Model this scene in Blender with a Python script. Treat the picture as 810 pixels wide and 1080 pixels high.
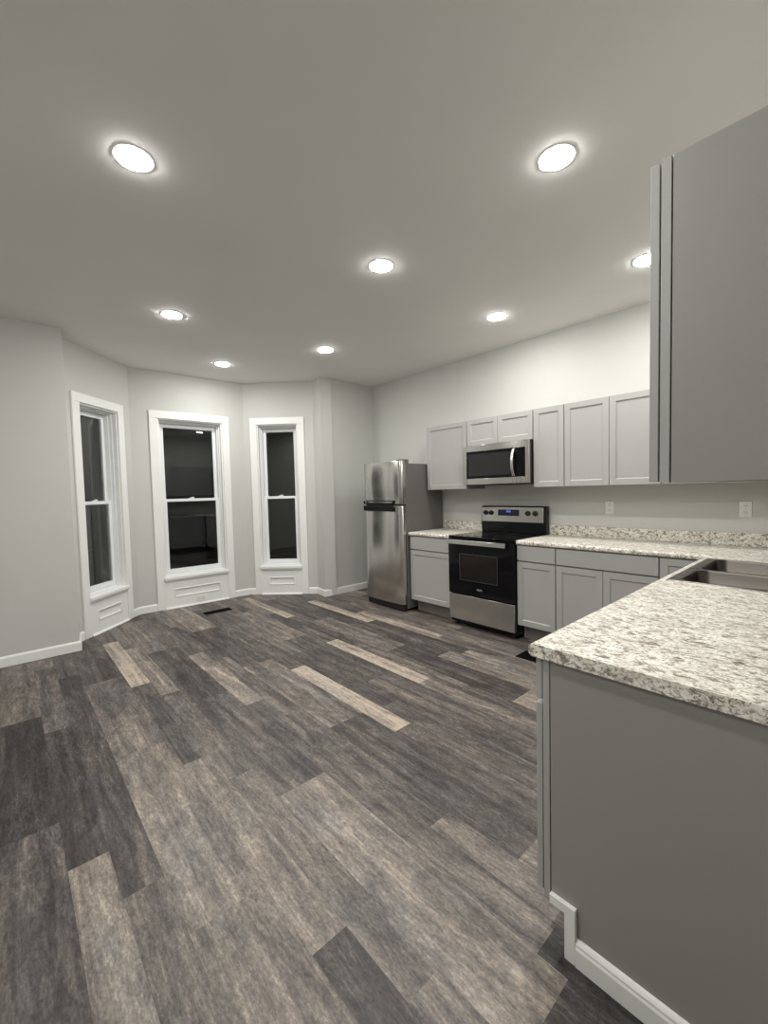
import bpy, bmesh, math, random
from mathutils import Vector, Matrix
PI = math.pi
for o in list(bpy.data.objects): bpy.data.objects.remove(o)
S = bpy.context.scene
C = S.collection
# ------------------------------------------------------------------ camera
cam_d = bpy.data.cameras.new('camera'); cam = bpy.data.objects.new('camera', cam_d); C.objects.link(cam)
cam_d.sensor_fit = 'HORIZONTAL'; cam_d.sensor_width = 36.0; cam_d.lens = 447.02 / 810 * 36.0
cam_d.clip_start = 0.05
cam.matrix_world = (Matrix.Translation((4.7066, -4.0348, 1.3793)) @ Matrix.Rotation(0.8421, 4, 'Z')
                    @ Matrix.Rotation(PI / 2 - 0.0481, 4, 'X') @ Matrix.Rotation(-0.0243, 4, 'Z'))
S.camera = cam
# ------------------------------------------------------------------ world (night) and exposure
w = bpy.data.worlds.new('night'); S.world = w; w.use_nodes = True
w.node_tree.nodes['Background'].inputs[0].default_value = (0.35, 0.42, 0.5, 1)
w.node_tree.nodes['Background'].inputs[1].default_value = 0.006
S.view_settings.view_transform = 'Standard'; S.view_settings.look = 'None'
S.view_settings.gamma = 1; S.view_settings.use_curve_mapping = False
S.view_settings.exposure = 0.0
LAMP = 288.0           # radiance of a downlight lens
# ------------------------------------------------------------------ node helpers
def mat(name):
    m = bpy.data.materials.new(name); m.use_nodes = True
    return m, m.node_tree.nodes, m.node_tree.links, m.node_tree.nodes['Principled BSDF']
def noise(N, L, vec, scale, detail=4, rough=.55, dist=0):
    n = N.new('ShaderNodeTexNoise'); n.inputs['Scale'].default_value = scale
    n.inputs['Detail'].default_value = detail; n.inputs['Roughness'].default_value = rough
    n.inputs['Distortion'].default_value = dist
    L.new(vec, n.inputs['Vector']); return n.outputs['Fac']
def ramp(N, L, fac, stops, mode='LINEAR'):
    r = N.new('ShaderNodeValToRGB'); r.color_ramp.interpolation = mode
    e = r.color_ramp.elements
    while len(e) < len(stops): e.new(.5)
    for q, (p, c) in zip(e, stops):
        q.position = p; q.color = (c, c, c, 1) if isinstance(c, (int, float)) else (*c, 1)
    L.new(fac, r.inputs['Fac']); return r.outputs['Color']
def mixc(N, L, fac, a, b, mode='MIX'):
    m = N.new('ShaderNodeMix'); m.data_type = 'RGBA'; m.blend_type = mode
    for sock, v in ((m.inputs[0], fac), (m.inputs[6], a), (m.inputs[7], b)):
        if hasattr(v, 'is_output'): L.new(v, sock)
        elif isinstance(v, (int, float)): sock.default_value = v
        else: sock.default_value = (*v, 1)
    return m.outputs[2]
def math_(N, L, op, a, b):
    m = N.new('ShaderNodeMath'); m.operation = op
    for i, v in enumerate((a, b)):
        if hasattr(v, 'is_output'): L.new(v, m.inputs[i])
        else: m.inputs[i].default_value = v
    return m.outputs[0]
def coord(N, kind='Object'): return N.new('ShaderNodeTexCoord').outputs[kind]
def mapped(N, L, vec, sc):
    m = N.new('ShaderNodeMapping'); m.inputs['Scale'].default_value = sc; L.new(vec, m.inputs['Vector']); return m.outputs[0]
def bump(N, L, h, strength, dist=.002):
    b = N.new('ShaderNodeBump'); b.inputs['Strength'].default_value = strength; b.inputs['Distance'].default_value = dist
    L.new(h, b.inputs['Height']); return b.outputs[0]
def paint(name, col, rough=.5, var=.03, bscale=250, bs=.08, spec=.5):
    m, N, L, P = mat(name)
    c = coord(N); n = noise(N, L, c, 1.3, 3)
    lo = tuple(v * (1 - var) for v in col); hi = tuple(min(1, v * (1 + var)) for v in col)
    L.new(ramp(N, L, n, [(.3, lo), (.7, hi)]), P.inputs['Base Color'])
    P.inputs['Roughness'].default_value = rough; P.inputs['Specular IOR Level'].default_value = spec
    L.new(bump(N, L, noise(N, L, c, bscale, 2), bs), P.inputs['Normal'])
    return m
def steel(name, col=(.62, .60, .57), rough=.3, aniso=.6, scale=(2, 2, 260), rot=.25, band=None):
    m, N, L, P = mat(name)
    c = coord(N); g = noise(N, L, mapped(N, L, c, scale), 1.0, 3)
    base = ramp(N, L, g, [(.3, tuple(v * .94 for v in col)), (.7, tuple(v * 1.05 for v in col))])
    L.new(base, P.inputs['Base Color'])
    L.new(ramp(N, L, g, [(.3, rough * .9), (.7, rough * 1.1)]), P.inputs['Roughness'])
    P.inputs['Metallic'].default_value = 1
    P.inputs['Anisotropic'].default_value = aniso; P.inputs['Anisotropic Rotation'].default_value = rot
    t = N.new('ShaderNodeTangent'); t.direction_type = 'RADIAL'; t.axis = 'Z'; L.new(t.outputs[0], P.inputs['Tangent'])
    return m
def plain(name, col, rough=.4, metal=0, spec=.5, coat=0):
    m, N, L, P = mat(name)
    n = noise(N, L, coord(N), 30, 2)
    L.new(ramp(N, L, n, [(.3, tuple(v * .96 for v in col)), (.7, tuple(min(1, v * 1.04) for v in col))]), P.inputs['Base Color'])
    P.inputs['Roughness'].default_value = rough; P.inputs['Metallic'].default_value = metal
    P.inputs['Specular IOR Level'].default_value = spec; P.inputs['Coat Weight'].default_value = coat
    return m
M = {}
M['wall'] = paint('wall_paint', (.565, .568, .54), .65, .015, 300, .12)
M['ceiling'] = paint('ceiling_paint', (.845, .83, .805), .8, .02, 200, .15)
M['white'] = paint('white_trim_paint', (.84, .84, .82), .35, .01, 120, .03)
M['trim_matte'] = paint('matte_white_trim', (.84, .83, .81), .95, .01, 120, .0, .05)
M['vinyl'] = paint('white_vinyl', (.82, .84, .85), .3, .01, 120, .02)
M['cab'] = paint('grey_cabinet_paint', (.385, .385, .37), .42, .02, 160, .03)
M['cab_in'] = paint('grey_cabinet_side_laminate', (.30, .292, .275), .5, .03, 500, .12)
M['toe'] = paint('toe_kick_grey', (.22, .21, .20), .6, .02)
M['steel'] = steel('brushed_steel', (.56, .545, .52), .20, .85, rot=0.25)
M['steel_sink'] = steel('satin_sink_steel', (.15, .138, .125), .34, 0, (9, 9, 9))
M['steel_bright'] = steel('polished_steel', (.70, .70, .69), .22, .3)
M['fridge_side'] = paint('fridge_side_grey', (.135, .13, .122), .5, .02, 400, .1)
M['black'] = plain('black_enamel', (.006, .006, .007), .25, 0, .3)
M['black_matte'] = plain('black_plastic', (.012, .012, .012), .5)
M['black_glass'] = plain('black_glass', (.004, .004, .005), .05, 0, .22)
M['mw_glass'] = plain('smoked_glass', (.022, .022, .022), .16, 0, .4)
M['oven_window'] = plain('oven_window_glass', (.014, .011, .010), .10, 0, .25)
M['plastic'] = plain('white_plastic', (.80, .79, .76), .35)
M['slot'] = plain('dark_slot', (.03, .03, .03), .6)
M['vent_black'] = plain('matte_black_register', (.004, .004, .004), .8, 0, .1)
M['badge'] = plain('badge_silver', (.45, .45, .46), .3, .6)
M['ring'] = plain('burner_ring_grey', (.05, .05, .052), .2)
# clock digits: lit
m, N, L, P = mat('clock_blue'); P.inputs['Base Color'].default_value = (.02, .03, .1, 1)
P.inputs['Emission Color'].default_value = (.18, .28, 1, 1); P.inputs['Emission Strength'].default_value = 1.6; M['clock'] = m
m, N, L, P = mat('display_window'); P.inputs['Base Color'].default_value = (.004, .004, .012, 1); P.inputs['Roughness'].default_value = .12
P.inputs['Emission Color'].default_value = (.02, .03, .5, 1); P.inputs['Emission Strength'].default_value = .02; M['display'] = m
# lamp lens
m, N, L, P = mat('downlight_lens'); P.inputs['Base Color'].default_value = (.9, .9, .88, 1)
P.inputs['Emission Color'].default_value = (1, .982, .945, 1); P.inputs['Emission Strength'].default_value = LAMP; M['lens'] = m
# glass
m, N, L, P = mat('window_glass'); P.inputs['Base Color'].default_value = (.93, .96, .95, 1); P.inputs['Roughness'].default_value = 0
P.inputs['Transmission Weight'].default_value = 1; P.inputs['IOR'].default_value = 1.5; M['glass'] = m
# speckled laminate worktop
m, N, L, P = mat('speckled_granite_laminate'); c = coord(N)
st = mapped(N, L, c, (1, 1.5, 1.3))
big = noise(N, L, st, 11, 5, .6, .6); mid = noise(N, L, st, 34, 7, .68, .8); fine = noise(N, L, st, 105, 5, .7, .3)
c1 = ramp(N, L, mid, [(.36, (.13, .11, .09)), (.43, (.42, .37, .31)), (.49, (.83, .80, .71)), (.62, (.95, .93, .86))])
c2 = mixc(N, L, ramp(N, L, fine, [(.36, .0), (.46, 1.0)]), (.22, .195, .165), c1)
c3 = mixc(N, L, ramp(N, L, big, [(.36, .40), (.52, .0)]), c2, (.48, .43, .37))
c4 = mixc(N, L, ramp(N, L, math_(N, L, 'ADD', math_(N, L, 'MULTIPLY', mid, .6), math_(N, L, 'MULTIPLY', fine, .4)), [(.36, 1.0), (.41, 0.0)]), c3, (.035, .032, .03))
fl_ = noise(N, L, st, 78, 5, .72, .5)
c4 = mixc(N, L, ramp(N, L, fl_, [(.385, .9), (.44, .0)]), c4, (.13, .115, .10))
L.new(c4, P.inputs['Base Color']); P.inputs['Roughness'].default_value = .33
L.new(bump(N, L, fine, .06, .001), P.inputs['Normal']); M['granite'] = m
# floor: plank tone comes from the colour attribute, streaks and knots from noise
m, N, L, P = mat('weathered_oak_planks'); c = coord(N)
at = N.new('ShaderNodeAttribute'); at.attribute_name = 'plank'
sep = N.new('ShaderNodeSeparateColor'); L.new(at.outputs['Color'], sep.inputs[0])
tone, r1, r2 = sep.outputs[0], sep.outputs[1], sep.outputs[2]
off = N.new('ShaderNodeCombineXYZ'); L.new(math_(N, L, 'MULTIPLY', r1, 40.0), off.inputs[0]); L.new(math_(N, L, 'MULTIPLY', r2, 40.0), off.inputs[1]); L.new(math_(N, L, 'MULTIPLY', r1, 17.0), off.inputs[2])
ad = N.new('ShaderNodeVectorMath'); ad.operation = 'ADD'; L.new(c, ad.inputs[0]); L.new(off.outputs[0], ad.inputs[1]); v = ad.outputs[0]
streak = noise(N, L, mapped(N, L, v, (1.3, 15, 1)), 1.0, 6, .65, .8)
grain = noise(N, L, mapped(N, L, v, (22, 110, 1)), 1.0, 6, .75, .6)
blot = noise(N, L, mapped(N, L, v, (5, 11, 1)), 1.0, 6, .65, 1.0)
speck = noise(N, L, mapped(N, L, v, (75, 110, 1)), 1.0, 5, .75)
crack = noise(N, L, mapped(N, L, v, (2.2, 42, 1)), 1.0, 5, .6, 1.4)
def sub(a, k): return math_(N, L, 'MULTIPLY', math_(N, L, 'SUBTRACT', a, .5), k)
t = math_(N, L, 'ADD', math_(N, L, 'ADD', sub(tone, 1.25), .535), sub(streak, 1.15)); t = math_(N, L, 'ADD', t, sub(blot, .75)); t = math_(N, L, 'ADD', t, sub(grain, .85)); t = math_(N, L, 'ADD', t, sub(speck, .8))
col = ramp(N, L, t, [(0, (.014, .012, .0115)), (.28, (.052, .0445, .042)), (.52, (.122, .104, .0925)), (.75, (.235, .203, .171)), (1, (.46, .385, .305))])
blue = noise(N, L, mapped(N, L, v, (2.0, 6, 1)), 1.0, 3)
col = mixc(N, L, ramp(N, L, blue, [(.50, .0), (.68, .6)]), col, mixc(N, L, 1.0, col, (.86, .94, 1.07), 'MULTIPLY'))
ck_ = mixc(N, L, 1.0, ramp(N, L, crack, [(.62, 0.0), (.70, .7)]), ramp(N, L, blot, [(.45, 0.0), (.6, 1.0)]), 'MULTIPLY')
col = mixc(N, L, ck_, col, mixc(N, L, 1.0, col, (.34, .31, .30), 'MULTIPLY'))
lt_ = mixc(N, L, 1.0, ramp(N, L, crack, [(.30, .55), (.38, .0)]), ramp(N, L, blot, [(.42, 1.0), (.55, .0)]), 'MULTIPLY')
col = mixc(N, L, lt_, col, mixc(N, L, 1.0, col, (1.8, 1.72, 1.6), 'MULTIPLY'))
L.new(col, P.inputs['Base Color']); L.new(ramp(N, L, grain, [(.3, .52), (.7, .40)]), P.inputs['Roughness'])
P.inputs['Specular IOR Level'].default_value = .45
L.new(bump(N, L, grain, .25, .001), P.inputs['Normal']); M['floor'] = m
# neighbour's siding and ground outside
M['siding'] = paint('grey_green_siding', (.42, .46, .44), .7, .05, 60, .1)
M['ground'] = paint('night_grass', (.05, .07, .04), .9, .3, 40, .5)
# ------------------------------------------------------------------ mesh helpers
def B(bm, x0, x1, y0, y1, z0, z1):
    v = [bm.verts.new(p) for p in ((x0, y0, z0), (x1, y0, z0), (x1, y1, z0), (x0, y1, z0), (x0, y0, z1), (x1, y0, z1), (x1, y1, z1), (x0, y1, z1))]
    for f in ((3, 2, 1, 0), (4, 5, 6, 7), (0, 1, 5, 4), (1, 2, 6, 5), (2, 3, 7, 6), (3, 0, 4, 7)): bm.faces.new([v[i] for i in f])
    return v
def prism(bm, pts, axis, a0, a1):
    """polygon in two axes extruded along the third ('x': pts are (y,z); 'y': (x,z); 'z': (x,y))"""
    def mk(p, a): return {'x': (a, p[0], p[1]), 'y': (p[0], a, p[1]), 'z': (p[0], p[1], a)}[axis]
    A = [bm.verts.new(mk(p, a0)) for p in pts]; D = [bm.verts.new(mk(p, a1)) for p in pts]
    n = len(pts); bm.faces.new(A); bm.faces.new(D[::-1])
    for i in range(n): bm.faces.new((A[i], D[i], D[(i + 1) % n], A[(i + 1) % n]))
def cyl(bm, c, r, h, axis='z', seg=32, r2=None):
    r2 = r if r2 is None else r2
    def mk(a, rr, t):
        u, v_ = rr * math.cos(a), rr * math.sin(a)
        return {'z': (c[0] + u, c[1] + v_, c[2] + t), 'y': (c[0] + u, c[1] + t, c[2] + v_), 'x': (c[0] + t, c[1] + u, c[2] + v_)}[axis]
    A = [bm.verts.new(mk(2 * PI * i / seg, r, 0)) for i in range(seg)]; D = [bm.verts.new(mk(2 * PI * i / seg, r2, h)) for i in range(seg)]
    bm.faces.new(A); bm.faces.new(D[::-1])
    for i in range(seg): bm.faces.new((A[i], D[i], D[(i + 1) % seg], A[(i + 1) % seg]))
def lathe(bm, prof, c=(0, 0, 0), seg=48):
    rings = []
    for r, z in prof:
        rings.append([bm.verts.new((c[0] + r * math.cos(2 * PI * i / seg), c[1] + r * math.sin(2 * PI * i / seg), c[2] + z)) for i in range(seg)] if r > 1e-6 else [bm.verts.new((c[0], c[1], c[2] + z))])
    for a, b in zip(rings, rings[1:]):
        for i in range(seg):
            j = (i + 1) % seg
            if len(a) == 1: bm.faces.new((a[0], b[j], b[i]))
            elif len(b) == 1: bm.faces.new((a[i], a[j], b[0]))
            else: bm.faces.new((a[i], a[j], b[j], b[i]))
def tube(bm, pts, rx, ry=None, seg=12, up=Vector((0, 0, 1))):
    ry = ry or rx; pts = [Vector(p) for p in pts]; rings = []
    for i, p in enumerate(pts):
        d = (pts[min(i + 1, len(pts) - 1)] - pts[max(i - 1, 0)]).normalized()
        s = d.cross(up).normalized(); u = s.cross(d)
        rings.append([bm.verts.new(p + s * rx * math.cos(2 * PI * k / seg) + u * ry * math.sin(2 * PI * k / seg)) for k in range(seg)])
    for a, b in zip(rings, rings[1:]):
        for k in range(seg): bm.faces.new((a[k], a[(k + 1) % seg], b[(k + 1) % seg], b[k]))
    bm.faces.new(rings[0][::-1]); bm.faces.new(rings[-1])
def obj(name, bm, m, parent=None, bevel=0, seg=2, smooth=False, ang=30):
    bmesh.ops.recalc_face_normals(bm, faces=bm.faces)
    if bevel:
        es = [e for e in bm.edges if len(e.link_faces) == 2 and e.calc_face_angle(0) > math.radians(ang)]
        nf = bmesh.ops.bevel(bm, geom=es, offset=bevel, segments=seg, profile=.5, affect='EDGES', clamp_overlap=True)['faces']
        for f in nf: f.smooth = True
    me = bpy.data.meshes.new(name); bm.to_mesh(me); bm.free()
    if smooth:
        for p in me.polygons: p.use_smooth = True
        me.set_sharp_from_angle(angle=math.radians(35))
    o = bpy.data.objects.new(name, me); C.objects.link(o); me.materials.append(m if not isinstance(m, str) else M[m])
    if parent: o.parent = parent
    return o
def nb(): return bmesh.new()
def thing(name, label=None, cat=None, loc=(0, 0, 0), rz=0, group=None, kind=None):
    o = bpy.data.objects.new(name, None); C.objects.link(o); o.location = loc; o.rotation_euler = (0, 0, rz); o.empty_display_size = .1
    tag(o, label, cat, group, kind); return o
def tag(o, label=None, cat=None, group=None, kind=None):
    for k, v_ in (('label', label), ('category', cat), ('group', group), ('kind', kind)):
        if v_: o[k] = v_
    return o
def struct(name, bm, m, label=None, bevel=0, cat=None):
    o = obj(name, bm, m, None, bevel); return tag(o, label, cat, None, 'structure')
def dup(root, loc, label=None):
    r = root.copy(); C.objects.link(r); r.location = loc
    if label: r['label'] = label
    for ch in list(root.children):
        c_ = ch.copy(); C.objects.link(c_); c_.parent = r
        for gch in ch.children:
            d = gch.copy(); C.objects.link(d); d.parent = c_
    return r
# ------------------------------------------------------------------ measures of the room
H = 2.886
A0 = (0.0, -3.591)                 # outside corner, left wall / bay
A1 = (-0.285, -3.560)
P12 = (-0.9295, -2.9135)
P23 = (-0.8943, -1.5629)
R3 = (-0.2243, -0.8806)
E3 = (0.0, -0.9128)                # outside corner, bay / stub wall
XR = 4.70                          # right wall face
YB = -5.6; XE = 6.3                # the part of the room behind the camera
# ------------------------------------------------------------------ shell
bm = nb(); B(bm, -1.4, XE + .2, YB - .2, .2, H, H + .12); struct('ceiling', bm, 'ceiling', 'flat grey-white painted ceiling with recessed downlights', cat='ceiling')
bm = nb(); B(bm, -.2, XR + .12, 0, .16, -.1, H); struct('wall_back', bm, 'wall', 'pale grey kitchen wall behind the cabinets', cat='wall')
bm = nb(); B(bm, -.2, 0, YB, A0[1], -.1, H); struct('wall_left', bm, 'wall', 'pale grey wall left of the bay', cat='wall')
bm = nb(); prism(bm, [E3, (0, -.0005), (-.2, -.0005), (-.2, -.85)], 'z', -.1, H); struct('wall_left_stub', bm, 'wall', 'short pale grey wall between bay and fridge corner', cat='wall')
bm = nb(); B(bm, XR, XR + .12, -3.0, -.0005, -.1, H); struct('wall_right', bm, 'wall', 'pale grey wall behind the sink run', cat='wall')
bm = nb(); B(bm, XE, XE + .12, YB, 0, -.1, H); struct('wall_far_right', bm, 'wall', 'plain pale grey wall behind the camera', cat='wall')
bm = nb(); B(bm, XR + .121, XE, -.0005, .16, -.1, H); struct('wall_back_right', bm, 'wall', 'plain pale grey wall beyond the sink wall', cat='wall')
bm = nb(); B(bm, -.2, XE + .12, YB - .12, YB - .0005, -.1, H); struct('wall_front', bm, 'wall', 'plain pale grey wall behind the camera', cat='wall')
# floor of mixed-width planks running along x
random.seed(11)
rows = [(-4.37, -4.125, None), (-4.125, -3.93, [(0, .46), (1.256, .20), (2.457, .34), (3.66, .34)]),
 (-3.93, -3.80, [(.3, .46), (1.538, .24), (2.779, .56), (4.0, .4)]), (-3.80, -3.67, [(.64, .28), (1.861, .32), (3.048, .46), (4.25, .35)]),
 (-3.67, -3.418, [(-.3, .34), (.933, .46), (2.115, .56), (3.33, .52)]), (-3.418, -3.292, [(-.03, .80), (1.212, .37), (2.421, .58), (3.646, .28), (4.86, .4)]),
 (-3.292, -3.170, [(.3, .60), (1.505, .45), (2.697, .5), (3.925, .5)]), (-3.170, -2.925, [(-.65, .52), (.555, .33), (1.76, .42), (2.971, .62), (4.191, .25)]),
 (-2.925, -2.800, [(-.36, .45), (.862, .63), (2.056, .44), (3.2, .46), (4.098, .22)]), (-2.800, -2.680, [(-.1, .4), (1.13, .46), (2.35, .42), (3.562, .52)]),
 (-2.680, -2.432, [(-.99, .62), (.224, .34), (1.45, .52), (2.664, .36), (3.89, .58)]), (-2.432, -2.302, [(-.6, .4), (.54, .42), (1.764, .80), (2.958, .46)]),
 (-2.302, -2.130, [(-.9, .36), (.3, .48), (1.5, .36), (2.7, .44)]), (-2.130, -1.890, [(-.08, .55), (1.135, .36), (2.35, .42), (3.57, .4)]),
 (-1.890, -1.763, [(-.95, .5), (.23, .36), (1.455, .80), (2.631, .52), (3.85, .5)]), (-1.763, -1.652, [(-.72, .70), (.492, .32), (1.7, .48), (2.9, .40)]),
 (-1.652, -1.416, [(-.4, .35), (.8, .5), (2.02, .34), (3.238, .68)]), (-1.416, -1.235, [(0, .34), (1.2, .36), (2.4, .55), (3.6, .5)]),
 (-1.235, -1.112, [(.05, .74), (1.266, .34), (2.5, .6), (3.7, .4)]), (-1.112, -.990, [(-.3, .35), (.9, .68), (2.1, .44), (3.3, .6)])]
y = -4.37
while y > YB - .1:
    wd = random.choice((.12, .245, .12)); rows.insert(0, (y - wd, y, None)); y -= wd
y = -.990
while y < .05:
    wd = random.choice((.12, .245, .18)); rows.append((y, y + wd, None)); y += wd
pieces = []
for y0, y1, sg in rows:
    if sg is None:
        x = -1.6 + random.random() * 1.2; sg = []
        while x < XE: sg.append((x, random.choice((.3, .36, .42, .48, .56, .66)))); x += 1.21
    sg = sorted(sg); x = sg[0][0]
    while x > -1.3: x -= 1.21; sg.insert(0, (x, random.choice((.34, .42, .5))))
    x = sg[-1][0] + 1.21
    while x < XE: sg.append((x, random.choice((.32, .4, .5, .6)))); x += 1.21
    for (xa, tn), nx in zip(sg, [q[0] for q in sg[1:]] + [sg[-1][0] + 1.21]):
        a, b = max(xa, -1.1), min(nx, XE + .1)
        if b > a: pieces.append((a, b, max(y0, YB - .1), min(y1, .05), tn, random.random(), random.random()))
bm = nb(); lay = bm.loops.layers.float_color.new('plank')
def addp(a, b, y0, y1, cc):
    f = bm.faces.new([bm.verts.new(p) for p in ((a, y0, 0), (b, y0, 0), (b, y1, 0), (a, y1, 0))])
    for lp in f.loops: lp[lay] = (*cc, 1)
for a, b, y0, y1, *cc in pieces:
    if a < -.04 < b: addp(a, -.04, y0, y1, cc); addp(-.04, b, y0, y1, cc)
    else: addp(a, b, y0, y1, cc)
def outward(p, q, d=.06):            # a plane lying d outside the wall p->q
    t_ = Vector((q[0] - p[0], q[1] - p[1], 0)).normalized(); n = Vector((-t_.y, t_.x, 0))
    return Vector((p[0], p[1], 0)) + n * d, n
for p, q in ((A1, P12), (P12, P23), (P23, R3)):
    co, n = outward(p, q)
    gm = [f for f in bm.faces if f.calc_center_median().x < -.04]
    gs = set(gm); ge = {e for f in gm for e in f.edges}; gv = {v_ for f in gm for v_ in f.verts}
    bmesh.ops.bisect_plane(bm, geom=list(gs) + list(ge) + list(gv), plane_co=co, plane_no=n, clear_outer=True)
bmesh.ops.delete(bm, geom=[f for f in bm.faces if f.calc_center_median().x < -.04 and (f.calc_center_median().y < -3.62 or f.calc_center_median().y > -.82)], context='FACES')
for f in bm.faces:
    f.normal_update()
    if f.normal.z < 0: f.normal_flip()
me = bpy.data.meshes.new('floor'); bm.to_mesh(me); bm.free(); fl = bpy.data.objects.new('floor', me); C.objects.link(fl); me.materials.append(M['floor'])
tag(fl, 'weathered grey-brown wood plank floor', 'floor', None, 'structure')
# ------------------------------------------------------------------ bay walls with windows (local: u along the wall, v outward, z)
def bay_frame(p, q):
    ln = math.hypot(q[0] - p[0], q[1] - p[1]); return ln, math.atan2(q[1] - p[1], q[0] - p[0])
TH = .17
def bay_wall(name, p, q, opening=None, label=None):
    ln, a = bay_frame(p, q); bm = nb()
    if opening:
        u0, u1, z0, z1 = opening
        B(bm, 0, u0, 0, TH, -.1, H); B(bm, u1, ln, 0, TH, -.1, H); B(bm, u0, u1, 0, TH, z1, H); B(bm, u0, u1, 0, TH, -.1, z0)
    else: B(bm, 0, ln, 0, TH, -.1, H)
    o = obj(name, bm, 'wall'); o.location = (p[0], p[1], 0); o.rotation_euler = (0, 0, a); tag(o, label, 'wall', None, 'structure'); return o
def ring(bm, u0, u1, z0, z1, wd, v0, v1, wb=None, wt=None):
    wb = wd if wb is None else wb; wt = wd if wt is None else wt
    B(bm, u0, u0 + wd, v0, v1, z0, z1); B(bm, u1 - wd, u1, v0, v1, z0, z1)
    B(bm, u0 + wd, u1 - wd, v0, v1, z0, z0 + wb); B(bm, u0 + wd, u1 - wd, v0, v1, z1 - wt, z1)
def window(name, p, q, c0, c1, label):
    """c0, c1: outer edges of the casing along the wall"""
    ln, a = bay_frame(p, q); cw = .092
    o0, o1 = c0 + cw, c1 - cw; zs, zt = .395, 2.325
    r = thing(name, label, 'window', (p[0], p[1], 0), a, kind='structure')
    bm = nb()
    for x0, x1 in ((c0, o0), (o1, c1)): B(bm, x0, x1, -.02, -.001, 0, zt)
    B(bm, c0, c1, -.02, -.001, zt + .0005, 2.415)
    obj('casing', bm, 'white', r, .003)
    bm = nb(); ring(bm, o0 - .004, o1 + .004, zs - .02, zt + .004, .018, 0.0005, TH - .002)
    obj('jamb', bm, 'white', r, .0015)
    bm = nb(); ring(bm, o0 + .015, o1 - .015, zs, zt - .015, .014, .045, .075); ring(bm, o0 + .015, o1 - .015, zs, zt - .015, .026, .075, .155)
    obj('window_frame', bm, 'vinyl', r, .0015)
    bm = nb(); B(bm, o0 - .012, o1 + .012, -.045, .05, zs - .035, zs); B(bm, o0 - .004, o1 + .004, -.032, -.002, zs - .055, zs - .0352)
    obj('stool', bm, 'white', r, .005)
    # apron panel under the stool: four boards round a sunk panel, with a shoe strip on the floor
    bm = nb(); pz0, pz1 = .135, .240; pu0, pu1 = o0 + .10, o1 - .10
    if pu1 - pu0 < .3: pu0, pu1 = o0 + .085, o1 - .085
    prism(bm, [(o0, 0), (pu0, 0), (pu0, zs - .056), (o0, zs - .056)], 'y', -.014, -.001)
    B(bm, pu1, o1, -.014, -.001, 0, zs - .056); B(bm, pu0, pu1, -.014, -.001, 0, pz0); B(bm, pu0, pu1, -.014, -.001, pz1, zs - .056)
    B(bm, pu0, pu1, -.004, -.001, pz0, pz1)
    ap = obj('apron_panel', bm, 'white', r, .0012)
    bm = nb(); e = .014
    ring(bm, pu0 - .002, pu1 + .002, pz0 - .002, pz1 + .002, e, -.020, -.0005)
    obj('panel_moulding', bm, 'white', ap, .004)
    bm = nb(); prism(bm, [(-.0145, .0), (-.032, .0), (-.030, .010), (-.0145, .019)], 'x', o0, o1)
    obj('shoe_strip', bm, 'white', r)
    # sashes
    f0, f1 = o0 + .043, o1 - .043; zm = 1.335; sw = .042
    bm = nb(); ring(bm, f0, f1, zm - .02, zt - .043, sw, .118, .148, .034, .045)
    us = obj('upper_sash', bm, 'vinyl', r, .002)
    bm = nb(); B(bm, f0 + sw - .004, f1 - sw + .004, .130, .136, zm + .010, zt - .085); obj('pane', bm, 'glass', us)
    bm = nb(); ring(bm, f0, f1, zs + .028, zm + .016, sw, .080, .112, .052, .034)
    ls = obj('lower_sash', bm, 'vinyl', r, .002)
    bm = nb(); B(bm, f0 + sw - .004, f1 - sw + .004, .093, .099, zs + .076, zm - .014); obj('pane', bm, 'glass', ls)
    um = (f0 + f1) / 2
    bm = nb(); B(bm, um - .032, um + .032, .082, .104, zm + .0165, zm + .026); B(bm, um - .012, um + .026, .078, .092, zm + .0262, zm + .036)
    obj('sash_lock', bm, 'vinyl', ls, .002)
    return r, (o0 - .004, o1 + .004, zs - .02, zt + .004)
W = [('window_1', A1, P12, .05, .785, 'narrow white double-hung window left in the bay, night outside', 'wall_bay_left', 'angled pale grey bay wall around the left window'),
     ('window_2', P12, P23, .196, 1.144, 'wide white double-hung window in the middle of the bay', 'wall_bay_center', 'pale grey bay wall around the middle window'),
     ('window_3', P23, R3, .090, .830, 'narrow white double-hung window right in the bay, nearest the fridge', 'wall_bay_right', 'angled pale grey bay wall around the right window')]
for nm, p, q, c0, c1, lab, wn, wl in W:
    r, op = window(nm, p, q, c0, c1, lab); bay_wall(wn, p, q, op, wl)
bay_wall('wall_bay_return_left', A0, A1, None, 'small return of wall left of the bay'); bay_wall('wall_bay_return_right', R3, E3, None, 'small return of wall right of the bay')
# baseboards
BH = .088
def baseboard(name, p, q, label, s0=0, s1=None):
    ln, a = bay_frame(p, q); s1 = ln if s1 is None else s1; bm = nb()
    prism(bm, [(-.0005, 0), (-.014, 0), (-.014, BH - .016), (-.010, BH - .006), (-.006, BH), (-.0005, BH)], 'x', s0, s1)
    o = obj(name, bm, 'white', None, .0008); o.location = (p[0], p[1], 0); o.rotation_euler = (0, 0, a); tag(o, label, 'baseboard', None, 'structure')
baseboard('baseboard_left', (0, YB), A0, 'white baseboard along the left wall', 0, (A0[1] - YB) + .012)
baseboard('baseboard_bay_left', A1, P12, 'short white baseboard left of the left window', 0, .049)
baseboard('baseboard_bay_left_corner', A1, P12, 'white baseboard right of the left window', .787, bay_frame(A1, P12)[0])
baseboard('baseboard_bay_center_left', P12, P23, 'white baseboard left of the middle window', 0, .195)
baseboard('baseboard_bay_center_right', P12, P23, 'white baseboard right of the middle window', 1.146, bay_frame(P12, P23)[0])
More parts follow.
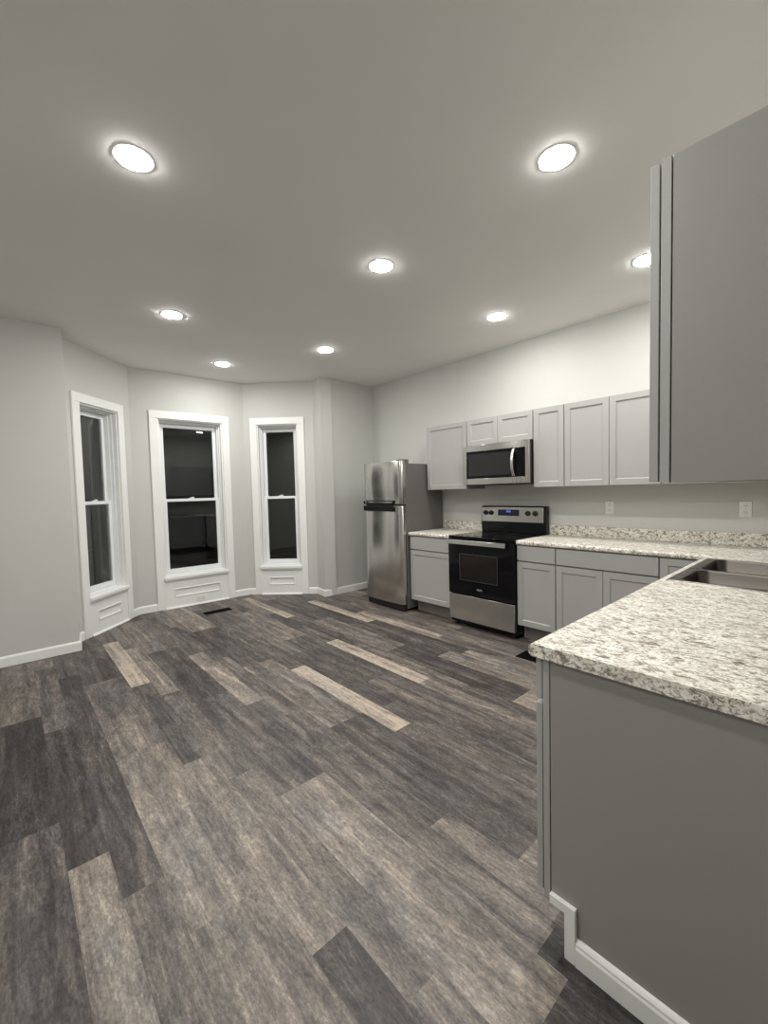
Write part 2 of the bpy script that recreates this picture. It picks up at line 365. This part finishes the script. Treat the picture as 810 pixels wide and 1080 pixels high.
baseboard('baseboard_bay_right_corner', P23, R3, 'white baseboard left of the right window', 0, .089)
baseboard('baseboard_bay_right', P23, R3, 'white baseboard right of the right window', .832, bay_frame(P23, R3)[0])
baseboard('baseboard_bay_return_left', A0, A1, 'white baseboard on the left bay return', .002, None)
baseboard('baseboard_bay_return_right', R3, E3, 'white baseboard on the right bay return', 0, None)
baseboard('baseboard_left_stub', E3, (0, 0), 'white baseboard between bay and fridge', -.012, -E3[1] - .001)
# neighbour's house and ground in the dark outside
bm = nb(); B(bm, -14, -.6, -9, 6, -.62, -.5); tag(obj('ground_outside', bm, 'ground'), 'dark ground outside the bay', 'ground', None, 'structure')
bm = nb()
for i in range(46):
    z = -.5 + i * .115
    prism(bm, [(2.35, z), (2.315, z), (2.34, z + .115), (2.35, z + .115)], 'x', -9.0, -1.0)
tag(obj('neighbor_house_wall', bm, 'siding'), 'horizontal siding of the house next door in the dark', 'wall', None, 'structure')
# ------------------------------------------------------------------ downlights
def downlight(loc, label):
    r = thing('ceiling_light', label, 'ceiling light', loc, 0, 'recessed downlights in the ceiling')
    bm = nb(); lathe(bm, [(.0700, -.0006), (.0838, -.0006), (.0842, -.0014), (.0828, -.0022), (.0765, -.0022), (.0735, -.0018), (.0700, -.0016), (.0700, -.0006)]); obj('trim_ring', bm, 'trim_matte', r, smooth=True)
    bm = nb(); lathe(bm, [(.0700, -.0018), (.0730, -.0022), (.0732, -.0034), (.070, -.0050), (.060, -.0066), (.045, -.0078), (.022, -.0086), (0, -.0088)]); obj('lens', bm, 'lens', r, smooth=True)
    return r
LL = [((2.529, -3.532), 'large glowing round downlight at upper left of the ceiling, nearest on that side'),
      ((3.755, -2.074), 'large glowing round downlight at upper right, above the peninsula corner'),
      ((2.550, -2.082), 'glowing round downlight in the middle of the ceiling'),
      ((3.731, -.753), 'glowing round downlight half hidden behind the near wall cabinet edge'),
      ((.883, -2.925), 'glowing round downlight in front of the left bay window'),
      ((2.562, -.742), 'glowing round downlight in front of the microwave'),
      ((.932, -1.438), 'glowing round downlight in front of the right bay window'),
      ((-.190, -2.096), 'smallest glowing round downlight, inside the bay by the middle window'),
      ((3.74, -3.52), 'round downlight above the camera, outside the photo'),
      ((2.53, -4.97), 'unseen round downlight added behind the camera to its left, as fill light'),  # guessed lamp, added to lift the left wall and ceiling
      ((3.74, -4.95), 'unseen round downlight added straight behind the camera to brighten the peninsula end')]  # guessed lamp, added to brighten the peninsula end and its white trim
first = None
for (x, y), lb in LL:
    if first is None: first = downlight((x, y, H), lb)
    else: dup(first, (x, y, H), lb)
# ------------------------------------------------------------------ cabinets (local: x width, -y front, z up)
def door(name, parent, x0, x1, z0, z1, yf, th=.019, fr=.049, flat=False, chm=True):
    """shaker door: back at yf, front at yf-th"""
    bm = nb()
    if flat:
        B(bm, x0, x1, yf - th, yf, z0, z1); return obj(name, bm, 'cab', parent, .0018)
    ring(bm, x0, x1, z0, z1, fr, yf - th, yf)
    # slope from frame to centre panel
    i0, i1, k0, k1 = x0 + fr, x1 - fr, z0 + fr, z1 - fr; s = .006; yi = yf - th + .008
    o_ = [(i0, k0), (i1, k0), (i1, k1), (i0, k1)]; n_ = [(i0 + s, k0 + s), (i1 - s, k0 + s), (i1 - s, k1 - s), (i0 + s, k1 - s)]
    ov = [bm.verts.new((a, yf - th + .002, b)) for a, b in o_]; nv = [bm.verts.new((a, yi, b)) for a, b in n_]
    for i in range(4): bm.faces.new((ov[i], ov[(i + 1) % 4], nv[(i + 1) % 4], nv[i]))
    d = obj(name, bm, 'cab', parent, .0015)
    bm = nb(); B(bm, i0 + s - .001, i1 - s + .001, yi - .0002, yf - .002, k0 + s - .001, k1 - s + .001); obj('center_panel', bm, 'cab', d)
    return d
def base_cabinet(loc, rz, wd, label, fronts, dep=.61, group=None, open_top=False):
    """fronts: list of (kind, x0, x1, z0, z1)"""
    r = thing('base_cabinet', label, 'cabinet', loc, rz, group)
    bm = nb(); zb = .138; t = .018; yb = -.004
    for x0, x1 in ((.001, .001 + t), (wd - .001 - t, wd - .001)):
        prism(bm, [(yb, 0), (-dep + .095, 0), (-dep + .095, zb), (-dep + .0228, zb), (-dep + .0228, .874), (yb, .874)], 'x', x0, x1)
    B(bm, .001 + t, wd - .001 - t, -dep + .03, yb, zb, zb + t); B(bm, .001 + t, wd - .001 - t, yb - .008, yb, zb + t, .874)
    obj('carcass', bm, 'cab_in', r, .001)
    bm = nb(); ring(bm, .0005, wd - .0005, zb, .874, .036, -dep, -dep + .02)
    B(bm, .036, wd - .036, -dep, -dep + .02, .70, .735)
    obj('face_frame', bm, 'cab', r, .001)
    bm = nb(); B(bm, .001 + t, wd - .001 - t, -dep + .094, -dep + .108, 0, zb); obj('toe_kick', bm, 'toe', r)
    for kd, x0, x1, z0, z1 in fronts:
        door({'d': 'door', 'w': 'drawer_front', 'f': 'false_front'}[kd], r, x0, x1, z0, z1, -dep - .0035, flat=(kd != 'd'))
    return r
def wall_cabinet(loc, rz, wd, hgt, label, doors, dep=.305, group=None):
    r = thing('wall_cabinet', label, 'cabinet', loc, rz, group); t = .016; yb = -.002
    bm = nb()
    for x0, x1 in ((.001, .001 + t), (wd - .001 - t, wd - .001)): B(bm, x0, x1, -dep + .0228, yb, 0, hgt)
    for z0, z1 in ((.004, .004 + t), (hgt - t - .002, hgt - .002)): B(bm, .001 + t, wd - .001 - t, -dep + .0228, yb, z0, z1)
    B(bm, .001 + t, wd - .001 - t, yb - .006, yb, .02, hgt - t - .002)
    obj('carcass', bm, 'cab_in', r, .001)
    bm = nb(); ring(bm, .0005, wd - .0005, 0, hgt, .036, -dep, -dep + .02); obj('face_frame', bm, 'cab', r, .001)
    for x0, x1 in doors: door('door', r, x0, x1, .003, hgt - .003, -dep - .0035)
    return r
ZB, ZT = 1.384, 2.114; UH = ZT - ZB
XR0 = 1.906; XR1 = 2.668           # cooker bay
gU = 'grey shaker wall cabinets on the kitchen wall'; gB = 'grey shaker base cabinets on the kitchen wall'
wall_cabinet((1.329, 0, ZB), 0, XR0 - 1.329, UH, 'grey shaker wall cabinet with one wide door, between fridge and microwave', [(.003, .571)], group=gU)
wall_cabinet((XR0, 0, 1.836), 0, XR1 - XR0, ZT - 1.836, 'short grey two-door wall cabinet directly above the microwave', [(.004, .379), (.383, .758)], group=gU)
wall_cabinet((XR1 + .001, 0, ZB), 0, 2.963 - XR1 - .001, UH, 'narrow grey one-door wall cabinet touching right side of the microwave', [(.004, .2905)], group=gU)
wall_cabinet((2.963, 0, ZB), 0, .748, UH, 'grey wall cabinet with two tall shaker doors, above the outlet', [(.004, .3725), (.3765, .744)], group=gU)
wall_cabinet((3.712, 0, ZB), 0, XR - 3.714, UH, 'grey corner wall cabinet hidden behind the near cabinet', [(.004, .38)], group=gU)
# right wall
YU = -2.888
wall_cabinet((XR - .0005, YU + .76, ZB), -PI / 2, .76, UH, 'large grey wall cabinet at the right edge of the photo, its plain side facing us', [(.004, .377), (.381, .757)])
gR = 'grey wall cabinets above the sink run'
wall_cabinet((XR - .0005, -1.229, ZB), -PI / 2, .898, UH, 'grey wall cabinet above the sink, hidden behind the near one', [(.004, .447), (.451, .894)], group=gR)
wall_cabinet((XR - .0005, -.329, ZB), -PI / 2, .899, UH, 'grey wall cabinet above the sink corner, hidden behind the near one', [(.004, .447), (.451, .894)], group=gR)
# base run on the kitchen wall
base_cabinet((1.324, 0, 0), 0, XR0 - 1.326, 'grey base cabinet with one drawer and door, between fridge and range', [('w', .004, .575, .725, .868), ('d', .004, .575, .150, .712)], group=gB)
base_cabinet((XR1 + .004, 0, 0), 0, 3.031 - XR1 - .005, 'narrow grey base cabinet with drawer and door, right of the range', [('w', .003, .354, .735, .868), ('d', .003, .354, .150, .722)], group=gB)
base_cabinet((3.031, 0, 0), 0, .752, 'wide grey base cabinet with one long drawer front above two doors', [('w', .004, .748, .735, .868), ('d', .004, .374, .150, .722), ('d', .378, .748, .150, .722)], group=gB)
base_cabinet((3.784, 0, 0), 0, .30, 'grey corner base cabinet with a full-height door, partly behind the peninsula top', [('d', .004, .29, .150, .868)], group=gB)
# peninsula (sink run)
YP = -2.866
def pen(y0, wd, label, fronts): return base_cabinet((XR - .0005, y0, 0), -PI / 2, wd, label, fronts, group='grey base cabinets of the sink run')
pen(-.66, .09, 'grey filler unit at the inner corner of the sink run', [])
pen(-.752, .93, 'grey sink base cabinet under the double sink', [('f', .004, .926, .735, .868), ('d', .004, .463, .150, .722), ('d', .467, .926, .150, .722)])
pen(-1.684, .58, 'grey base cabinet between sink and end cabinet', [('w', .004, .576, .735, .868), ('d', .004, .576, .150, .722)])
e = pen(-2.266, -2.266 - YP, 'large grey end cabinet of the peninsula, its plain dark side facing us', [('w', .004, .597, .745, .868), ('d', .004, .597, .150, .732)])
# white trim that follows the toe-kick notch on the peninsula end
bm = nb(); yf = YP + .0008
def strip(pts): prism(bm, pts, 'y', yf - .014, yf)
strip([(4.113, .166), (4.190, .166), (4.190, .0), (4.158, .0), (4.158, .138), (4.113, .138)])
prism(bm, [(yf, 0), (yf - .016, 0), (yf - .016, .055), (yf - .013, .062), (yf - .013, .068), (yf - .008, .075), (yf - .004, .079), (yf, .079)], 'x', 4.1905, XR - .001)
tag(obj('baseboard_peninsula', bm, 'white', None, .0015), 'white baseboard stepping around the toe kick on the peninsula end', 'baseboard', None, 'structure')
# ------------------------------------------------------------------ worktops
def cells(bm, xs, ys, filled, z0, z1):
    V = {}
    def v_(i, j, k):
        if (i, j, k) not in V: V[(i, j, k)] = bm.verts.new((xs[i], ys[j], (z0, z1)[k]))
        return V[(i, j, k)]
    fs = set(filled)
    for i, j in fs:
        bm.faces.new([v_(i, j, 1), v_(i + 1, j, 1), v_(i + 1, j + 1, 1), v_(i, j + 1, 1)]); bm.faces.new([v_(i, j, 0), v_(i, j + 1, 0), v_(i + 1, j + 1, 0), v_(i + 1, j, 0)])
        for di, dj, a, b in ((-1, 0, (i, j), (i, j + 1)), (1, 0, (i + 1, j), (i + 1, j + 1)), (0, -1, (i, j), (i + 1, j)), (0, 1, (i, j + 1), (i + 1, j + 1))):
            if (i + di, j + dj) not in fs: bm.faces.new([v_(*a, 0), v_(*b, 0), v_(*b, 1), v_(*a, 1)])
def bull(bm, test, r=.014):
    es = [e for e in bm.edges if len(e.link_faces) == 2 and e.calc_face_angle(0) > 1 and test(e.verts[0].co) and test(e.verts[1].co) and abs(e.verts[0].co.z - e.verts[1].co.z) < 1e-6]
    bmesh.ops.bevel(bm, geom=es, offset=r, segments=5, profile=.5, affect='EDGES', clamp_overlap=True)
CT, CB = .914, .876; YC = -.6466; XP = 4.052; YE = -2.880
SX0, SX1, SY0, SY1 = 4.088, 4.655, -1.655, -.80         # sink cut-out
r = thing('countertop', 'short speckled beige countertop between fridge and range', 'countertop', (1.312, 0, CB))
bm = nb(); cells(bm, [0, .592], [YC, -.001], [(0, 0)], 0, CT - CB); bmesh.ops.recalc_face_normals(bm, faces=bm.faces)
bull(bm, lambda p: abs(p.y - YC) < 1e-5); obj('slab', bm, 'granite', r, smooth=True)
bm = nb(); B(bm, 0, .592, -.020, -.001, CT - CB + .0005, 1.008 - CB); obj('backsplash', bm, 'granite', r, .003)
r = thing('countertop', 'long L-shaped speckled beige countertop with the sink, reaching the foreground peninsula', 'countertop', (XR1 + .004, 0, CB))
ox = XR1 + .004
bm = nb(); xs = [v - ox for v in (ox, XP, SX0 + .012, SX1 - .012, XR - .001)]; ys = [YE, SY0 + .012, SY1 - .012, YC, -.001]
fill = [(i, j) for i in range(4) for j in range(4) if (i > 0 or j == 3) and not (i == 2 and j == 1)]
cells(bm, xs, ys, fill, 0, CT - CB); bmesh.ops.recalc_face_normals(bm, faces=bm.faces)
bull(bm, lambda p: (abs(p.y - YC) < 1e-5 and p.x < XP - ox + 1e-4) or (abs(p.x - (XP - ox)) < 1e-5 and p.y < YC + 1e-4)); obj('slab', bm, 'granite', r, smooth=True)
bm = nb(); B(bm, 0, XR - .0215 - ox, -.020, -.001, CT - CB + .0005, 1.011 - CB); B(bm, XR - .021 - ox, XR - .001 - ox, -2.87, -.001, CT - CB + .0005, 1.011 - CB)
obj('backsplash', bm, 'granite', r, .003)
# ------------------------------------------------------------------ double sink
def rrect(x0, x1, y0, y1, rad, n=8):
    pts = []
    for cx_, cy_, a0 in ((x1 - rad, y1 - rad, 0), (x0 + rad, y1 - rad, PI / 2), (x0 + rad, y0 + rad, PI), (x1 - rad, y0 + rad, 3 * PI / 2)):
        for i in range(n + 1): a = a0 + PI / 2 * i / n; pts.append((cx_ + rad * math.cos(a), cy_ + rad * math.sin(a)))
    return pts
sk = thing('double_sink', 'stainless steel double-bowl sink set into the speckled countertop', 'sink', (0, 0, CT))
bm = nb(); ym = -1.262
def loop(pts, z): return [bm.verts.new((*p, z)) for p in pts]
def bridge(a, b):
    n = len(a)
    for i in range(n): bm.faces.new((a[i], a[(i + 1) % n], b[(i + 1) % n], b[i]))
for y0, y1, lo in ((SY0, ym, True), (ym, SY1, False)):
    out = rrect(SX0, SX1, y0, y1, .002)
    low = loop(out, .0003); top = loop(rrect(SX0 + .003, SX1 - .003, y0 + (.003 if lo else 0), y1 - (0 if lo else .003), .004), .0045)
    if lo: bridge(low, top)
    else: bridge(low, top)
    i0, i1, j0, j1 = SX0 + .050, SX1 - .085, (y0 + .028 if lo else y0 + .014), (y1 - .014 if lo else y1 - .028)
    a = loop(rrect(i0, i1, j0, j1, .055), .0045); bridge(top, a)
    b = loop(rrect(i0 + .004, i1 - .004, j0 + .004, j1 - .004, .053), -.004); bridge(a, b)
    c_ = loop(rrect(i0 + .012, i1 - .012, j0 + .012, j1 - .012, .05), -.15); bridge(b, c_)
    d_ = loop(rrect(i0 + .04, i1 - .04, j0 + .04, j1 - .04, .04), -.178); bridge(c_, d_)
    e_ = loop(rrect((i0 + i1) / 2 - .042, (i0 + i1) / 2 + .042, (j0 + j1) / 2 - .042, (j0 + j1) / 2 + .042, .042), -.184); bridge(d_, e_); bm.faces.new(e_)
bmesh.ops.remove_doubles(bm, verts=bm.verts, dist=.0001)
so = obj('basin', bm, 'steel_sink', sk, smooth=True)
for p in so.data.polygons: p.use_smooth = True
so.data.set_sharp_from_angle(angle=math.radians(60))
for yc_ in ((SY0 + ym) / 2 + .007, (ym + SY1) / 2 - .007):
    bm = nb(); lathe(bm, [(.040, 0), (.040, .003), (.034, .004), (.028, .001), (0, .0005)], ((SX0 + .05 + SX1 - .085) / 2, yc_, -.1835), 32); obj('drain', bm, 'steel_bright', sk, smooth=True)
# ------------------------------------------------------------------ refrigerator
FX0, FX1 = .622, 1.302
fr = thing('refrigerator', 'tall stainless steel top-freezer refrigerator in the corner', 'refrigerator', (FX0, 0, 0)); fw = FX1 - FX0
bm = nb(); B(bm, .004, fw - .002, -.655, -.03, .03, 1.694); obj('body', bm, 'fridge_side', fr, .006)
for x in (.05, fw - .08):
    for y in (-.6, -.1): bm = nb(); B(bm, x, x + .03, y, y + .03, 0, .03); obj('foot', bm, 'black_matte', fr)
bm = nb(); B(bm, .02, fw - .02, -.70, -.657, .012, .072); obj('base_grille', bm, 'black_matte', fr, .004)
def curved_door(name, z0, z1, parent):
    bm = nb(); n = 24; f = []
    for i in range(n + 1):
        u = i / n; x = u * fw; s = 2 * u - 1
        yv = -.735 + .020 * abs(s) ** 2.6 + (.012 * max(0, (abs(s) - .94) / .06) ** 2)
        f.append((x, yv))
    prism(bm, f + [(fw, -.662), (0, -.662)], 'z', z0, z1)
    return obj(name, bm, 'steel', parent, .003, 2, smooth=True, ang=40)
fz = curved_door('freezer_door', 1.232, 1.722, fr); fd = curved_door('fridge_door', .085, 1.214, fr)
bm = nb(); B(bm, .02, fw - .012, -.70, -.656, 1.2145, 1.2315); obj('door_gasket', bm, 'black_matte', fr)
bm = nb(); B(bm, .030, .560, -.752, -.7305, 1.150, 1.198); B(bm, .030, .560, -.757, -.740, 1.196, 1.2135); hd = obj('handle', bm, 'black', fd, .006, 3)
bm = nb(); B(bm, .030, .560, -.750, -.7305, 1.2330, 1.243); B(bm, .030, .560, -.748, -.7305, 1.262, 1.270); B(bm, .030, .046, -.748, -.7305, 1.243, 1.262); B(bm, .544, .560, -.748, -.7305, 1.243, 1.262); obj('handle', bm, 'black', fz, .002)
bm = nb(); B(bm, .25, .32, -.7372, -.7345, 1.655, 1.667); obj('badge', bm, 'badge', fz, .001)
bm = nb(); B(bm, fw - .085, fw - .005, -.715, -.60, 1.7225, 1.738); B(bm, fw - .085, fw - .005, -.645, -.60, 1.694, 1.7225); obj('hinge_cover', bm, 'fridge_side', fr, .004)
# ------------------------------------------------------------------ range
rg = thing('range', 'stainless and black electric range with glass cooktop, between base cabinets', 'stove', (XR0 + .002, 0, 0)); rw = XR1 - XR0 - .002
bm = nb(); B(bm, .004, rw - .004, -.628, -.022, .035, .896); obj('body', bm, 'black', rg, .003)
for x in (.03, rw - .07):
    for y in (-.60, -.10): bm = nb(); cyl(bm, (x + .02, y, 0), .018, .036, seg=16); obj('foot', bm, 'black_matte', rg)
bm = nb(); B(bm, 0, rw, -.660, -.085, .8965, .917); ck = obj('cooktop', bm, 'black_glass', rg, .006, 3)
for x, y, rr in ((.20, -.49, .115), (.56, -.49, .09), (.20, -.22, .08), (.56, -.22, .105)):
    bm = nb(); lathe(bm, [(rr, .9171), (rr + .003, .9174), (rr + .006, .9171)], (x, y, 0)); obj('burner_ring', bm, 'ring', ck)
bm = nb(); B(bm, .004, rw - .004, -.668, -.630, .335, .888); od = obj('oven_door', bm, 'black_glass', rg, .006, 3)
bm = nb(); B(bm, .15, rw - .18, -.6695, -.6675, .485, .742); obj('door_window', bm, 'oven_window', od, .001)
bm = nb(); ring(bm, .145, rw - .175, .480, .747, .006, -.6702, -.6675); obj('window_border', bm, 'ring', od)
bm = nb(); B(bm, .008, rw - .075, -.702, -.690, .838, .882)
for x in (.03, rw - .125): B(bm, x, x + .03, -.691, -.667, .848, .872)
obj('handle', bm, 'steel_bright', od, .004, 3)
bm = nb(); lathe(bm, [(.028, 0), (.030, .0015), (.032, 0)], seg=40)
for v in bm.verts: v.co = Vector((rw / 2 + v.co.x, -.6682 - v.co.z, .405 + v.co.y * .36))
B(bm, rw / 2 - .022, rw / 2 + .022, -.6692, -.668, .4025, .4075)
obj('badge', bm, 'badge', od)
bm = nb(); B(bm, .006, rw - .006, -.664, -.630, .070, .326); obj('storage_drawer', bm, 'steel', rg, .004)
bg = nb(); prism(bg, [(-.024, .9175), (-.080, .9175), (-.083, 1.03), (-.072, 1.196), (-.024, 1.196)], 'x', .001, rw - .001); bgo = obj('backguard', bg, 'black', rg, .004)
def bgy(z): return -.083 + .011 * (z - 1.03) / .166
bm = nb(); z0, z1 = 1.028, 1.184; prism(bm, [(bgy(z0) + .002, z0), (bgy(z0) - .006, z0), (bgy(z1) - .006, z1), (bgy(z1) + .002, z1)], 'x', .001, rw - .028); obj('control_panel', bm, 'steel', bgo, .003)
def on(z, d=0): return bgy(z) - .006 - d
bm = nb(); z0, z1 = 1.093, 1.158; prism(bm, [(on(z0) + .002, z0), (on(z0, .002), z0), (on(z1, .002), z1), (on(z1) + .002, z1)], 'x', .215, .465); obj('display', bm, 'display', bgo, .001)
bm = nb()
for k, x in enumerate((.318, .330, .346, .358)):
    for a, b, cc, d in ((0, .008, 0, .002), (0, .008, .018, .020), (0, .002, .001, .009), (.006, .008, .001, .009), (.006, .008, .011, .019)):
        B(bm, x + a, x + b, on(1.14, .0034), on(1.14, .002), 1.130 + cc, 1.130 + d)
obj('clock_digits', bm, 'clock', bgo)
for x in (.062, .130, .565, .645):
    bm = nb(); zc = 1.122; cyl(bm, (x, on(zc) + .002, zc), .026, -.010, 'y', 32); cyl(bm, (x, on(zc) - .006, zc), .021, -.022, 'y', 32, .018); B(bm, x - .004, x + .004, on(zc) - .034, on(zc) - .006, zc - .020, zc + .020)
    obj('knob', bm, 'black_matte', bgo, .0015)
# ------------------------------------------------------------------ microwave
mz0, mz1 = 1.418, 1.834
mw = thing('microwave', 'stainless steel over-the-range microwave with dark window and curved handle', 'microwave', (XR0 + .002, 0, mz0)); mwz = mz1 - mz0
bm = nb(); B(bm, .002, rw - .002, -.372, -.004, .012, mwz - .002); obj('body', bm, 'black', mw, .002)
bm = nb(); B(bm, .02, rw - .02, -.36, -.02, 0, .0118); obj('underside_vent', bm, 'black_matte', mw, .002)
dx = .628
bm = nb(); yA, yB_ = -.398, -.373
ring(bm, .002, dx, .010, mwz - .002, .042, yA, yB_, .062, .066); md = obj('door', bm, 'steel', mw, .003)
bm = nb(); B(bm, .044, dx, yA - .0008, yB_ - .002, .0722, mwz - .0685); obj('window_border', bm, 'black_glass', md, .001)
bm = nb(); B(bm, .070, dx - .065, yA - .0018, yA - .0006, .098, mwz - .094); obj('window_screen', bm, 'mw_glass', md, .0005)
bm = nb()
n = 16; pts = [(dx - .028, yA - .006 - .036 * math.sin(PI * i / n) ** .7, .085 + (mwz - .165) * i / n) for i in range(n + 1)]
tube(bm, pts, .014, .007, 14, Vector((0, 1, 0.01))); obj('handle', bm, 'steel_bright', md, smooth=True)
bm = nb(); ring(bm, dx + .001, rw - .002, .010, mwz - .002, .040, yA, yB_, .062, .066)
cp = obj('control_panel', bm, 'steel', mw, .003)
bm = nb(); B(bm, dx - .0, rw - .041, yA - .0008, yB_ - .002, .0722, mwz - .0685); obj('keypad', bm, 'black_glass', cp, .001)
bm = nb(); B(bm, .29, .345, yA - .0012, yA + .001, mwz - .038, mwz - .031); obj('badge', bm, 'badge', md, .0003)
# ------------------------------------------------------------------ outlets
def outlet(loc, label, horiz=False, rz=0):
    r = thing('outlet', label, 'outlet', loc, rz)
    bm = nb(); B(bm, -.036, .036, -.006, -.0005, -.058, .058); pl = obj('cover_plate', bm, 'plastic', r, .002)
    for k in (-.024, .024):
        bm = nb(); pts = rrect(-.016, .016, k - .014, k + .014, .010, 5); prism(bm, pts, 'y', -.0085, -.006); f = obj('receptacle', bm, 'plastic', r, .0008)
        bm = nb()
        for x in (-.0085, .0055): B(bm, x, x + .003, -.0092, -.0083, k - .002, k + .008)
        B(bm, -.002, .002, -.0092, -.0083, k - .010, k - .006); obj('slots', bm, 'slot', f)
    bm = nb(); cyl(bm, (0, -.006, 0), .003, -.0015, 'y', 12); obj('screw', bm, 'badge', r)
    if horiz: r.rotation_mode = 'XYZ'; r.rotation_euler = (0, PI / 2, rz)
    return r
outlet((3.225, 0, 1.187), 'white outlet on the wall below the tall wall cabinets, left of the two')
outlet((4.160, 0, 1.186), 'white outlet on the wall right of the two, above the sink corner')
ln, a = bay_frame(P12, P23)
q = Vector((P12[0], P12[1], 0)) + Vector((math.cos(a), math.sin(a), 0)) * .700 + Vector((math.sin(a), -math.cos(a), 0)) * .0142
outlet((q.x, q.y, .075), 'white sideways outlet low on the panel under the middle window', True, a)
# ------------------------------------------------------------------ floor registers
def register(loc, rz, lx, ly, label):
    r = thing('floor_register', label, 'floor vent', loc, rz)
    bm = nb(); ring2 = [(0, lx, 0, .012), (0, lx, ly - .012, ly), (0, .012, .012, ly - .012), (lx - .012, lx, .012, ly - .012)]
    for x0, x1, y0, y1 in ring2: B(bm, x0, x1, y0, y1, .0005, .005)
    obj('frame', bm, 'vent_black', r, .001)
    bm = nb(); k = int(ly / .014)
    for i in range(k): yv = .014 + i * (ly - .028) / k; B(bm, .012, lx - .012, yv, yv + .005, .0005, .004)
    B(bm, .012, lx - .012, .012, ly - .012, .0003, .0008)
    obj('louvers', bm, 'vent_black', r)
register((-.425, -2.362, 0), 0, .125, .31, 'black floor register in front of the middle bay window')
register((2.854, -.975, 0), 0, .30, .165, 'black floor register on the floor beside the peninsula corner')
